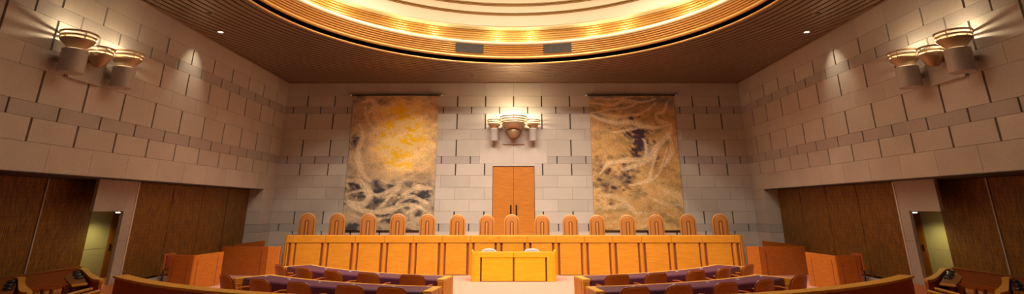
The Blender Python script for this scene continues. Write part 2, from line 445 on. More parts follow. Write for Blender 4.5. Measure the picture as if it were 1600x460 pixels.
# mesh air vents set into the ribbed band
for px, lab in ((-1.915,'left'), (1.9,'right')):
    ac = math.atan2(math.sqrt((RR)**2-px*px), px); hw = .61/RR
    t = thing('air_vent', 'dark mesh air vent in the gold ribbed ring, %s of the pair' % lab, 'air vent', (CX+RR*math.cos(ac), CY+RR*math.sin(ac), 8.93), 0, 'ring air vents')
    b_ = MB(); b_.lathe([(RR+.0,8.945),(RR+.0,9.345)], 12, (CX,CY,0), ac-hw, ac+hw); b_.build('mesh_panel', M['vent'], t, world=True)
    g_ = MB()
    for k in range(9): 
        z = 8.95 + .39*k/8; g_.lathe([(RR-.012,z-.006),(RR-.012,z+.006)], 12, (CX,CY,0), ac-hw, ac+hw)
    for k in range(25):
        a = ac-hw+2*hw*k/24; g_.lathe([(RR-.010,8.945),(RR-.010,9.345)], 1, (CX,CY,0), a-.0009, a+.0009)
    g_.build('grille', M['vent_wire'], t, world=True)

# cove lamps hidden behind the lip
NL = 26
for k in range(NL):
    a = D2R(90 + 360/13*(k//2) + (4.75 if k % 2 else -4.75))
    l = bpy.data.lights.new('cove_light', 'POINT'); l.energy = 42; l.color = (1,.78,.40); l.shadow_soft_size = .05
    o = bpy.data.objects.new('cove_light', l); o.location = (CX+(R2-.33)*math.cos(a), CY+(R2-.33)*math.sin(a), 9.55); C.objects.link(o)

# unseen spots added high inside the dome to light bench and floor
for k in range(12):
    a = 2*PI*(k+.5)/12; p = Vector((CX+5.6*math.cos(a), CY+5.6*math.sin(a), 13.4)); ty = 22.0 if p.y < 15 else 18.6
    l = bpy.data.lights.new('added_dome_spot', 'SPOT'); l.energy = 1780; l.color = (1,.87,.70); l.shadow_soft_size = .35; l.spot_size = D2R(78); l.spot_blend = .9
    o = bpy.data.objects.new('added_dome_spot', l); o.location = p
    o.rotation_euler = (Vector((p.x*.95, ty, 1.2)) - p).to_track_quat('-Z','Y').to_euler(); C.objects.link(o)

# ------------------------------------------------------------------ recessed downlights
def downlight(x, y, lab, on):
    t = thing('recessed_downlight', lab, 'downlight', (x, y, ZC-.004), 0, 'recessed ceiling lights')
    MB().lathe([(.085,.02),(.085,-.012),(.12,-.012),(.13,.0)], 24).build('trim_ring', M['ceil'], t, smooth=True)
    MB().lathe([(.0,-.002),(.085,-.002)], 24).build('lamp' if on else 'lens', M['lamp_soft'] if on else M['black'], t)
    return t
for s, nm in ((-1,'left'),(1,'right')):
    downlight(s*10.44, 17.25, 'small bright recessed light in the ceiling near the %s wall' % nm, True)
    l = bpy.data.lights.new('downlight_beam', 'SPOT'); l.energy = 110; l.color = (1,.84,.58); l.spot_size = D2R(62); l.spot_blend = 1.0; l.shadow_soft_size = .05
    o = bpy.data.objects.new('downlight_beam', l); o.location = (s*10.44, 17.25, ZC-.03); o.rotation_euler = (0, s*D2R(-24), 0); C.objects.link(o)
    downlight(s*1.97, 23.53, 'small dark unlit recessed fitting in the ceiling slats above the bench, %s one' % nm, False)
for s, lab in ((1,'right'),(-1,'left')): downlight(s*9.75, 15.35, 'faint unlit recessed fitting nearest the top %s corner of the ceiling slats' % lab, False)

# ------------------------------------------------------------------ stone and bronze wall lights
def bowl(mbs, c, r, zt, tiers=3, rot_=0.0, cone=.34, neck=.35, gap=.042, th=.054):
    """mbs: (cone MB, ring MBs) ; rim at zt ; open on top"""
    cm, rings = mbs
    z = zt
    for k in range(tiers):
        rk = r*(1 - .045*k)
        m = MB(); m.lathe([(rk-.028,0),(rk,.012),(rk,-.012+th),(rk-.028,th)], 36, (c[0],c[1],z-th), closed_profile=True); rings.append(m)
        for q in range(3):     # small spacers under the ring
            a = D2R((-118,-62,90)[q]) + rot_; x, y = c[0]+(rk-.05)*math.cos(a), c[1]+(rk-.05)*math.sin(a)
            m.box(x-.01, x+.01, y-.01, y+.01, z-th-gap-.01, z-th+.02)
        z -= th + gap
    rk = r*(1 - .045*tiers)
    cm.lathe([(rk-.02,0),(rk,0),(rk,-.03),(rk*.86,-cone*.35),(rk*.62,-cone*.72),(rk*neck,-cone),(0,-cone),(0,-cone+.03),(rk*neck*.9,-cone+.03),(rk*.58,-cone*.7),(rk*.82,-cone*.33),(rk-.02,0)], 36, (c[0],c[1],z))
    return z - cone
def sconce(loc, rot, side, lab):
    """local frame: wall plane y=0, room toward -y, x along the wall"""
    t = thing('wall_light', lab, 'wall light', loc, rot, 'stone and bronze wall lights')
    big = side == 'back'
    sp = .93 if big else .84
    rs = .335 if big else .395
    rc = .655 if big else .31
    yo = -.40 if big else -.41
    p = MB(); p.box(-.53, .53, -.10, 0, -1.13 if big else -1.05, -.25); p.build('stone_plate', M['granite_polished'], t, bevel=.012)
    for s in (-1, 1):
        cm, rings = MB(), []
        zb = bowl((cm, rings), (s*sp, yo), rs, 0, 2, cone=.22 if big else .24, neck=.56)
        b = cm.build('bowl', M['bronze'], t, smooth=True)
        for m in rings: m.build('ring', M['bronze'], b, smooth=True)
        rcyl = .20 if big else .27
        zt = zb - .022
        g = MB(); hh = .57 if big else .56
        g.lathe([(0,zt-.03),(rcyl-.03,zt-.03),(rcyl-.03,zt),(rcyl,zt),(rcyl,zt-hh),(rcyl-.012,zt-hh-.012),(0,zt-hh-.012)], 40, (s*sp, yo, 0))
        cy = g.build('stone_cylinder', M['granite_polished'], t, smooth=True)
        MB().lathe([(0,zt-.012),(rcyl-.05,zt-.012)], 24, (s*sp, yo, 0)).build('lamp', M['lamp'], cy)
        MB().tube([(s*sp, yo, zt-.02),(s*sp, yo, zb+.01)], .025).build('stem', M['bronze_dark'], cy)
        br = MB(); br.box(s*sp-.06, s*sp+.06, yo, 0, zt-hh*.55, zt-hh*.35); br.build('bracket', M['granite_polished'], t)
    cm, rings = MB(), []
    if big:
        bowl((MB(), rings), (0, -.70), rc, .10, 3, cone=.36, th=.062, gap=.048)
        prof = [(.545,-.20),(.57,-.205),(.565,-.26),(.53,-.34),(.48,-.43),(.43,-.48),(.38,-.505),(.28,-.51)] + [(.295*math.cos(PI/2*k/8), -.60-.30*math.sin(PI/2*k/8)) for k in range(-3,9)]
        cm.lathe(prof, 40, (0,-.70,0)); cm.lathe([(.545,-.20),(.50,-.34),(.36,-.47),(0,-.50)], 40, (0,-.70,0))
    else:
        zb = bowl((cm, rings), (0, -.34), rc, -.13, 2, cone=.34, neck=.22)
    b = cm.build('bowl', M['bronze'], t, smooth=True)
    for m in rings: m.build('ring', M['bronze'], b, smooth=True)
    br = MB(); br.box(-.05, .05, -.5 if big else -.25, 0, -.45 if big else -.52, -.32 if big else -.40); br.build('bracket', M['bronze_dark'], t)
    R = Matrix.Rotation(rot, 4, 'Z')
    for x, y, z, e in ((-sp, yo, -.09, 21 if big else 26), (sp, yo, -.09, 28 if big else 28), (0, -.70 if big else -.34, -.04 if big else -.22, 130 if big else 18)):
        l = bpy.data.lights.new('wall_light_lamp', 'POINT'); l.energy = e; l.color = (1,.80,.50); l.shadow_soft_size = .035
        o = bpy.data.objects.new('wall_light_lamp', l); o.location = Vector(loc) + (R @ Vector((x,y,z))); C.objects.link(o)
sconce((0, YB, 6.56), 0, 'back', 'wide wall light of three bronze bowls above the double door')
sconce((-W, 12.95, 6.68), PI/2, 'left', 'bronze bowl wall light with two stone cylinders on the left wall')
sconce((W, 12.80, 6.66), -PI/2, 'right', 'bronze bowl wall light with two stone cylinders on the right wall')

# ------------------------------------------------------------------ tapestries
def seg_d(p, a, b):
    ax, ay = a; bx, by = b; px, py = p
    dx, dy = bx-ax, by-ay; L = dx*dx+dy*dy
    t = 0 if L == 0 else max(0, min(1, ((px-ax)*dx+(py-ay)*dy)/L))
    return math.hypot(px-ax-t*dx, py-ay-t*dy), t
def smooth_path(pts, n=5):
    out = []
    for i in range(len(pts)-1):
        p0 = pts[max(i-1,0)]; p1 = pts[i]; p2 = pts[i+1]; p3 = pts[min(i+2,len(pts)-1)]
        for k in range(n):
            t = k/n
            out.append(tuple(.5*((2*p1[j]) + (-p0[j]+p2[j])*t + (2*p0[j]-5*p1[j]+4*p2[j]-p3[j])*t*t + (-p0[j]+3*p1[j]-3*p2[j]+p3[j])*t**3) for j in (0,1)))
    out.append(pts[-1]); return out
def fbm(x, y, s, o=0, oct=4): return noise.fractal(Vector((x*s+o, y*s*1.5+o*1.7, o)), .9, 2.0, oct)
def mixc(a, b, t):
    t = max(0, min(1, t)); return tuple(a[i]*(1-t)+b[i]*t for i in range(3))
def tapestry(x0, x1, z0, z1, fn, strokes, name, lab):
    NX, NZ = 150, 225
    rg = random.Random(len(lab)); strokes = list(strokes)
    for q in range(30):
        p = [rg.uniform(10,250), rg.uniform(10,395)]; a = rg.uniform(0,6.28); st = [tuple(p)]
        for k in range(rg.randint(3,6)):
            a += rg.uniform(-.7,.7); p = [p[0]+26*math.cos(a), p[1]+20*math.sin(a)]; st.append(tuple(p))
        strokes.append((st, rg.uniform(.004,.011), rg.uniform(.25,.5)))
    t = thing(name, lab, 'tapestry', ((x0+x1)/2, YB-.06, z0))
    strokes = [(smooth_path([(p[0]/262, p[1]/407*1.5) for p in st]), w, o) for st, w, o in strokes]
    boxes = [(min(p[0] for p in st)-.05, max(p[0] for p in st)+.05, min(p[1] for p in st)-.05, max(p[1] for p in st)+.05) for st, w, o in strokes]
    mb = MB(); cols = []
    vs = []
    for j in range(NZ+1):
        for i in range(NX+1):
            u = i/NX; v = j/NZ*1.5
            vs.append((x0+(x1-x0)*u, YB-.055+.006*math.sin(u*9+v*3), z1-(z1-z0)*v/1.5))
            c = fn(u, v)
            ud = u + .010*fbm(u,v,6,3.1) + .004*fbm(u,v,22,2.2,2); vd = v + .010*fbm(u,v,6,8.7) + .004*fbm(u,v,22,6.2,2)
            for (st, w, op), bx in zip(strokes, boxes):
                if not (bx[0] < ud < bx[1] and bx[2] < vd < bx[3]): continue
                best = 9; tt = 0; sg = 1
                for k in range(len(st)-1):
                    d, q = seg_d((ud,vd), st[k], st[k+1])
                    if d < best:
                        best = d; tt = (k+q)/(len(st)-1)
                        sg = 1 if (st[k+1][0]-st[k][0])*(vd-st[k][1])-(st[k+1][1]-st[k][1])*(ud-st[k][0]) > 0 else -1
                wl = w*(.25+.85*math.sin(PI*min(1,max(0,.06+tt*.9))))
                x = sg*best/max(wl,1e-4)
                if abs(x) > 1: continue
                strand = .62 + .38*math.cos(9*x + 7*fbm(tt*3,w*40,1,2,2) + 3*tt)
                a = (1-x**4) * (.30+.70*strand) * op * (.8+.35*fbm(u,v,30,1.3,3))
                c = mixc(c, (.86,.68,.44), a*1.02)
            cols.append(c)
    fs = [(j*(NX+1)+i, j*(NX+1)+i+1, (j+1)*(NX+1)+i+1, (j+1)*(NX+1)+i) for j in range(NZ) for i in range(NX)]
    mb.add(vs, fs)
    mm, nt, b = mat(name+'_weave'); at = N(nt, 'ShaderNodeVertexColor', layer_name='Col')
    nz = N(nt, 'ShaderNodeTexNoise', Scale=16.0, Detail=5.0, Roughness=.7); tc = N(nt, 'ShaderNodeTexCoord'); nt.links.new(tc.outputs['Object'], nz.inputs['Vector'])
    r_ = ramp(nt, nz.outputs['Fac'], [(.3,(.72,.70,.68)),(.7,(1.42,1.39,1.34))])
    mx = N(nt, 'ShaderNodeMix', data_type='RGBA', blend_type='MULTIPLY'); mx.inputs[0].default_value = 1
    nt.links.new(at.outputs['Color'], mx.inputs[6]); nt.links.new(r_, mx.inputs[7]); nt.links.new(mx.outputs[2], b.inputs['Base Color'])
    b.inputs['Roughness'].default_value = .9; b.inputs['Specular IOR Level'].default_value = .15
    o = mb.build('woven_cloth', mm, t, world=True, smooth=True)
    sd = o.modifiers.new('thick', 'SOLIDIFY'); sd.thickness = .02; sd.offset = 0
    ca = o.data.color_attributes.new('Col', 'FLOAT_COLOR', 'POINT')
    ca.data.foreach_set('color', [q for c in cols for q in (max(.01,c[0]),max(.01,c[1]),max(.01,c[2]),1)])
    r = MB(); r.tube([(x0-.12,YB-.09,z1+.02),(x1+.12,YB-.09,z1+.02)], .03, 10); r.build('rod', M['bronze_dark'], t, world=True, smooth=True)
    for s, xx in ((-1,x0-.13),(1,x1+.13)):
        k = MB(); k.lathe([(.075*math.sin(PI*q/8), -.075*math.cos(PI*q/8)) for q in range(9)], 16, (xx, YB-.09, z1+.02)); k.box(xx-.02, xx+.02, YB-.09, YB-.005, z1, z1+.04)
        k.build('finial', M['steel'], t, world=True, smooth=True)
    bt = MB(); bt.box(x0, x1, YB-.07, YB-.02, z0-.05, z0); bt.build('bottom_bar', M['bronze_dark'], t, world=True)
def sun(u, v):
    n1, n2, n3 = fbm(u,v,3,1), fbm(u,v,7,4), fbm(u,v,20,9,3)
    c = mixc((.40,.29,.19), (.56,.41,.26), .5+.7*n1)
    c = mixc(c, (.16,.135,.13), (n2*1.1+.05)*(1 if v < .25 else .5))
    c = mixc(c, (.44,.40,.33), max(0, n3-.1))
    d = math.hypot((u-.60)/.40, (v-.46)/.46) + .28*n2 + .15*n1
    c = mixc(c, (.86,.56,.24), 1.45-d); c = mixc(c, (1.0,.74,.33), (1.05-d)*1.8)
    y = fbm(u*.8,v*1.3,6,22) + .5*n3
    if d < .78: c = mixc(c, (1.0,.62,.02), (y+.06)*4.5*(1.05-d))
    if v > .85:
        k = min(1,(v-.85)*5)
        c = mixc(c, mixc((.36,.29,.20), (.50,.40,.27), .5+n1), k*.8)
        q = fbm(u,v,5,31)
        c = mixc(c, (.07,.065,.08), (q*2.2+.05)*k)
    for (a, b_, r_) in ((.12,1.02,.10),(.86,1.14,.10),(.38,1.13,.08),(.62,1.30,.10),(.05,.55,.07)):
        d2 = math.hypot(u-a, v-b_)/r_ + .9*n2 + .5*n3
        c = mixc(c, (.06,.055,.07), (1.15-d2)*1.3)
    if u > .80 and v < .45: c = mixc(c, (.50,.24,.10), (u-.8)*4*max(0,.6+n2)*(1-abs(v-.25)*3))
    return c
def moon(u, v):
    n1, n2, n3 = fbm(u,v,3,41), fbm(u,v,7,44), fbm(u,v,18,49,3)
    c = mixc((.52,.30,.11), (.70,.45,.18), .5+.8*n1)
    c = mixc(c, (.25,.17,.09), n2*1.2)
    c = mixc(c, (.62,.48,.28), max(0,n3)*.7)
    t = max(0, 1-v/.42)
    c = mixc(c, (.22,.20,.19), t*(.75+n2) - .12*u)
    for (a, b_, r_, k) in ((.55,.50,.13,1),(.60,.62,.11,1),(.52,.40,.09,.8),(.42,.95,.12,.7),(.18,1.0,.14,.6),(.10,.80,.10,.5)):
        d2 = math.hypot((u-a), (v-b_)*.8)/r_ + 1.1*n2 + .6*n1 + .5*n3
        c = mixc(c, (.075,.045,.06), (1.1-d2)*1.5*k)
    d2 = math.hypot(u-.66, v-.66)/.10 + .6*n2; c = mixc(c, (.30,.32,.34), (1-d2)*.8)
    if v > .75:
        q = fbm(u,v,5,61); c = mixc(c, (.22,.17,.07), (q*1.3)*min(1,(v-.75)*3)*(1.1-u)); 
        c = mixc(c, (.58,.42,.20), max(0,fbm(u,v,4,71))*.9)
    return c
def sh(st, dx, dy): return [(x-dx, y-dy) for x, y in st]
SUN = [([(75,60),(100,52),(118,72),(98,95),(100,120)],.030,1),([(85,72),(92,110),(112,140),(135,165),(150,190)],.024,.9),([(75,130),(88,170),(76,210),(86,250),(102,290),(122,305)],.034,1),
 ([(45,300),(90,306),(122,345),(100,372),(60,360)],.040,1),([(40,358),(100,388),(160,392),(230,372),(275,382)],.034,1),([(118,345),(160,340),(205,318),(180,350),(150,382)],.026,1),
 ([(205,352),(258,322),(300,328)],.030,1),([(60,325),(42,300)],.02,.9),([(200,372),(240,348),(292,368)],.028,1),([(50,340),(110,330),(150,350),(200,345)],.02,.8),
 ([(90,95),(140,85),(180,70)],.018,.7),([(250,60),(290,75),(300,95)],.022,.7),([(100,160),(140,150),(160,120)],.016,.6),([(150,300),(190,310),(230,295),(290,260)],.020,.6),([(70,400),(130,415),(200,405)],.02,.6),([(60,215),(80,260),(95,320)],.02,.8),
 ([(230,400),(260,380),(300,395)],.02,.7),([(110,60),(118,110),(140,135)],.014,.7)]
MOON = [([(50,60),(110,70),(150,55),(200,60),(248,48)],.022,1),([(45,95),(100,85),(160,75),(205,58)],.018,.95),([(50,103),(110,125),(170,125),(232,140),(292,130)],.030,1),([(75,95),(130,105),(200,95),(250,62)],.02,.9),
 ([(240,98),(272,90),(286,55)],.022,1),([(292,128),(282,160),(242,200),(212,240),(160,262),(130,270)],.038,1),([(212,205),(200,235),(140,242),(95,250),(65,282)],.030,1),([(240,210),(222,262),(208,300),(150,315)],.022,1),
 ([(272,200),(242,280),(200,310)],.016,.9),([(198,178),(208,186),(206,220)],.020,1),([(110,155),(150,150),(200,138)],.016,.9),([(245,100),(255,120),(285,125)],.03,1),([(60,45),(130,50),(180,42)],.018,.7),([(280,160),(285,210),(260,260)],.03,.8),
 ([(60,345),(110,350),(160,380)],.03,.55),([(80,380),(140,375),(170,400)],.03,.5),([(250,330),(290,345),(310,380)],.04,.5),([(200,345),(250,370),(300,372)],.02,.5)]
tapestry(-7.93, -3.71, 1.50, 7.83, sun, [(sh(s_,48,38), w, o) for s_, w, o in SUN], 'hanging_tapestry', 'large tapestry with a glowing yellow sun and pale swirls')
tapestry(3.74, 7.93, 1.50, 7.83, moon, [(sh(s_,44,38), w, o) for s_, w, o in MOON], 'hanging_tapestry', 'large brown tapestry with pale streaming figures and a dark centre')

# ------------------------------------------------------------------ the long bench
BY = 21.4
DIV = [454,505.3,552.5,599,644.5,690,735,779,824.5,869.5,914.5,959,1004.5,1052,1100.7,1151.6]
DIV = [(p-802.7)*.02488 for p in DIV]
t = thing('judges_bench', 'very long golden wood bench with panelled front below the tapestries', 'bench', (0, BY, 0))
HB = 9.02
f = MB(); xs = [-HB+.12] + DIV + [HB-.12]
for i in range(len(xs)-1): f.box(xs[i]+(.004 if i else 0), xs[i+1]-.004, BY, BY+.10, 1.185, 1.44)
f.build('fascia', M['wood'], t, bevel=.012, world=True)
f = MB()
f.box(-HB+.1, HB-.1, BY+.075, BY+.11, 0, 1.19); f.build('recess_board', M['groove_shade'], t, world=True)
for i in range(len(xs)-1):
    a = xs[i] + (.155 if i else .02); b = xs[i+1] - (.155 if i < len(xs)-2 else .02)
    p = MB(); p.box(a, b, BY+.02, BY+.075, .02, 1.17); p.build('front_panel', M['wood'], t, bevel=.012, world=True)
for x in DIV:
    p = MB(); n = 8
    p.prism([(x+.085*math.cos(PI+PI*k/n), BY+.075+.075*math.sin(PI+PI*k/n)) for k in range(n+1)], .0, 1.17)
    p.build('pilaster', M['wood_v'], t, world=True, smooth=True)
for s in (-1, 1):
    n = 8; p = MB()
    pts = [(s*(HB-.12), BY)] + [(s*(HB-.12+.12*math.sin(PI/2*k/n)), BY+.12-.12*math.cos(PI/2*k/n)) for k in range(n+1)] + [(s*(HB+.04), BY+.86), (s*(HB-.05), BY+.86), (s*(HB-.10), BY+.14), (s*(HB-.12), BY+.1)]
    p.prism(pts if s > 0 else pts[::-1], 0, 1.46); p.build('end_panel', M['wood_v'], t, world=True, bevel=.004)
p = MB(); p.box(-HB+.1, HB-.1, BY+.05, BY+.16, 1.44, 1.46); p.build('top_ledge', M['wood_light'], t, world=True, bevel=.004)
p = MB(); p.box(-HB+.1, HB-.1, BY+.10, BY+.62, 1.36, 1.40); p.build('desk_top', M['wood'], t, world=True)

# judges' chairs
def arch(w, h, n=14, flare=0.0):
    r = w/2; pts = [(-r+flare, 0)]
    pts += [(-r*math.cos(PI*k/n), h - r*.95 + r*.95*math.sin(PI*k/n)) for k in range(n+1)]
    pts += [(r-flare, 0)]; return pts
def judge_chair(lab):
    """origin on the floor; faces -y"""
    t = thing('judge_chair', lab, 'chair', (0,0,0), 0, 'high-backed judge chairs')
    def slab(w, h, z0, y0, y1):
        p = MB(); p.prism([(x, z+z0) for x, z in arch(w,h)], y0, y1, axis='y'); return p
    slab(.66, 1.08, .40, .22, .34).build('backrest', M['tan_pale'], t, bevel=.045, seg=4, smooth=True)
    slab(.545, 1.00, .42, .195, .24).build('back_seam', M['tan_dark'], t, bevel=.01)
    slab(.50, .96, .44, .165, .22).build('back_pad', M['tan'], t, bevel=.035, seg=4, smooth=True)
    slab(.17, .76, .45, .155, .19).build('pad_groove', M['tan_dark'], t, bevel=.012)
    slab(.075, .69, .46, .135, .18).build('pad_rib', M['tan_pale'], t, bevel=.018, smooth=True)
    p = MB(); p.box(-.29, .29, -.32, .22, .38, .50); p.build('seat', M['tan'], t, bevel=.04, seg=3, smooth=True)
    for s in (-1, 1):
        a = MB(); a.box(s*.36-.04, s*.36+.04, -.28, .26, .58, .65); a.box(s*.36-.025, s*.36+.025, -.02, .06, .36, .58); a.box(min(s*.27,s*.36), max(s*.27,s*.36), -.02, .06, .36, .41)
        a.build('armrest', M['tan'], t, bevel=.015)
    p = MB(); p.tube([(0,0,.10),(0,0,.40)], .04, 12); p.build('pedestal', M['bronze_dark'], t)
    p = MB()
    for k in range(5):
        a = 2*PI*k/5; p.tube([(0,0,.12),(.32*math.cos(a),.32*math.sin(a),.045)], .025)
        p.lathe([(.03*math.sin(PI*q/6),.03-.03*math.cos(PI*q/6)) for q in range(7)], 10, (.32*math.cos(a),.32*math.sin(a),0))
    p.build('star_base', M['bronze_dark'], t)
    return t
JX = [477,524,573.5,620,667,714,760,800,847.5,892,934,982,1027,1077,1128]
JT = [336,337,337.5,338,338.5,339.5,340,339.5,340.5,340,340.5,340.5,339.5,338.5,338]
ordn = ['leftmost','second from the left','third from the left','fourth from the left','fifth from the left','sixth from the left','seventh from the left','middle, directly before the double door',
        'seventh from the right','sixth from the right','fifth from the right','fourth from the right','third from the right','second from the right','rightmost']
first = None
for i, px in enumerate(JX):
    x = (px-802.5)*.02687; y = 22.74; k = 1 + (340-JT[i])*.012
    lab = 'tan leather arched judge chair behind the long bench, ' + ordn[i]
    if first is None: first = c = judge_chair(lab)
    else: c = dup(first, (0,0,0), 0, lab)
    c.location = (x, y, .75); c.rotation_euler = (0,0, D2R(-x*1.1 + random.uniform(-3,3))); c.scale = (k,k,k)

# ------------------------------------------------------------------ clerks' desk in the middle, with two white chairs
t = thing('clerk_desk', 'bright golden wooden desk standing in the middle before the long bench', 'desk', (0, 19.62, 0))
p = MB(); p.box(-1.40, 1.40, 19.70, 19.73, .0, .95); p.build('recess_board', M['groove_shade'], t, world=True)
for a, b in ((-1.13,-.03),(.03,1.13)):
    p = MB(); p.box(a, b, 19.645, 19.70, .02, .80); p.build('front_panel', M['wood_lit'], t, bevel=.01, world=True)
p = MB(); p.box(-1.40, -.004, 19.63, 19.72, .80, .975); p.box(.004, 1.40, 19.63, 19.72, .80, .975); p.build('fascia', M['wood_lit'], t, bevel=.008, world=True)
for s in (-1, 1):
    p = MB(); x0, x1 = sorted((s*1.19, s*1.40)); p.box(x0, x1, 19.63, 19.70, 0, .80); p.build('stile', M['wood_lit'], t, bevel=.015, world=True)
    p = MB(); n = 6
    pts = [(s*1.40,19.63)] + [(s*(1.40+.12*math.sin(PI/2*k/n)), 19.75-.12*math.cos(PI/2*k/n)) for k in range(n+1)] + [(s*1.56,20.5),(s*1.50,20.5),(s*1.44,19.76),(s*1.40,19.72)]
    p.prism(pts if s > 0 else pts[::-1], 0, 1.0); p.build('side_panel', M['wood_lit'], t, world=True, bevel=.004)
p = MB(); p.box(-1.44, 1.44, 19.71, 20.32, .84, .87); p.build('desk_top', M['wood_light'], t, world=True)
p = MB(); p.box(-1.42, 1.42, 19.635, 19.74, .975, .99); p.build('top_edge', M['wood_light'], t, world=True, bevel=.004)

def white_chair(lab):
    t = thing('clerk_chair', lab, 'chair', (0,0,0), 0, 'white clerk chairs')
    p = MB(); pts = [(-.27,0),(-.30,.30)] + [(.30*math.cos(PI-PI*k/12), .36+.13*math.sin(PI*k/12)) for k in range(13)] + [(.30,.30),(.27,0)]
    p.prism([(x, z+.53) for x, z in pts], .20, .28, axis='y'); p.build('backrest', M['white_cloth'], t, bevel=.03, seg=3, smooth=True)
    p = MB(); p.box(-.25,.25,-.26,.20,.42,.50); p.build('seat', M['white_cloth'], t, bevel=.03, seg=3, smooth=True)
    for a in (-1,1):
        for b in (-.22,.20):
            l = MB(); l.tube([(a*.22,b,0),(a*.22,b,.43 if b < 0 else .62)], .016); l.build('leg', M['steel'], t)
    return t
wc = white_chair('white upholstered chair behind the central desk, left one'); wc.location = (-.93, 20.55, 0)
dup(wc, (.69, 20.55, 0), 0, 'white upholstered chair behind the central desk, right one')

# ------------------------------------------------------------------ curved counsel tables and chairs
AC = (0.0, 23.3)
def pol(R, deg, s): return (s*R*math.sin(D2R(deg)), AC[1] - R*math.cos(D2R(deg)))   # s=-1 left side
def arcs(R, a0, a1, s, n): return [pol(R, a0+(a1-a0)*k/n, s) for k in range(n+1)]
def counsel_table(s, Rr, a0, a1, marks, lab, R_mark):
    nm = 'left' if s < 0 else 'right'
    am = (a0+a1)/2
    t = thing('counsel_table', lab, 'table', (*pol(Rr+.4, am, s), 0), 0, 'curved counsel tables')
    n = 22
    p = MB(); p.strip(arcs(Rr,a0,a1,s,n), arcs(Rr+.78,a0,a1,s,n), .70, .75); p.build('table_top', M['wood_light'], t, world=True, bevel=.004)
    da = 12/Rr
    i0, i1 = a0+da*.9, a1-da*.9
    p = MB(); p.strip(arcs(Rr+.13,i0,i1,s,n), arcs(Rr+.80,i0,i1,s,n), .748, .757)
    prof = [(.80,.757),(.83,.745),(.845,.72),(.845,.60),(.82,.60)]
    vs = []; fs = []; m = len(prof)
    for k in range(n+1):
        for dr_, z in prof: vs.append((*pol(Rr+dr_, i0+(i1-i0)*k/n, s), z))
    for k in range(n):
        for q in range(m-1): fs.append((k*m+q, k*m+q+1, (k+1)*m+q+1, (k+1)*m+q))
    p.add(vs, fs); p.build('leather_mat', M['purple'], t, world=True)
    p = MB(); p.strip(arcs(Rr+.03,a0+.3,a1-.3,s,n), arcs(Rr+.07,a0+.3,a1-.3,s,n), .04, .70); p.build('modesty_panel', M['wood_red'], t, world=True)
    for e0, e1 in ((a0, a0+da*.75), (a1-da*.75, a1)):
        p = MB()
        for (r0, r1) in ((.0,.22),(.235,.62),(.635,.80 if e0 == a0 else 1.02)):
            p.strip(arcs(Rr+r0,e0,e1,s,1), arcs(Rr+r1,e0,e1,s,1), 0, .70)
            if r1 > 1: p.strip(arcs(Rr+.785,e0,e1,s,1), arcs(Rr+r1,e0,e1,s,1), .70, .75)
        q = p.build('end_panel', M['wood'], t, world=True, bevel=.004)
    for a in marks:
        p = MB(); x, y = pol(R_mark, a, s)
        p.lathe([(0,.012),(.022,.012),(.03,.0)], 12, (x,y,.757)); p.box(x-.055,x+.055,y-.008,y+.008,.757,.772); p.box(x-.008,x+.008,y-.055,y+.055,.757,.770)
        p.build('socket', M['white_cloth'], t, world=True)
for s, nm in ((-1,'left'),(1,'right')):
    counsel_table(s, 8.5, 11.0, 49.9, (18.1,24.9,31.7,39.0), 'curved purple topped counsel table, %s side, row nearer the bench' % nm, 8.85)
    counsel_table(s, 10.45, 9.2, 39.5, (14.8,20.5,26.0,31.8,37.4), 'curved purple topped counsel table, %s side, front row by the low rail' % nm, 10.8)

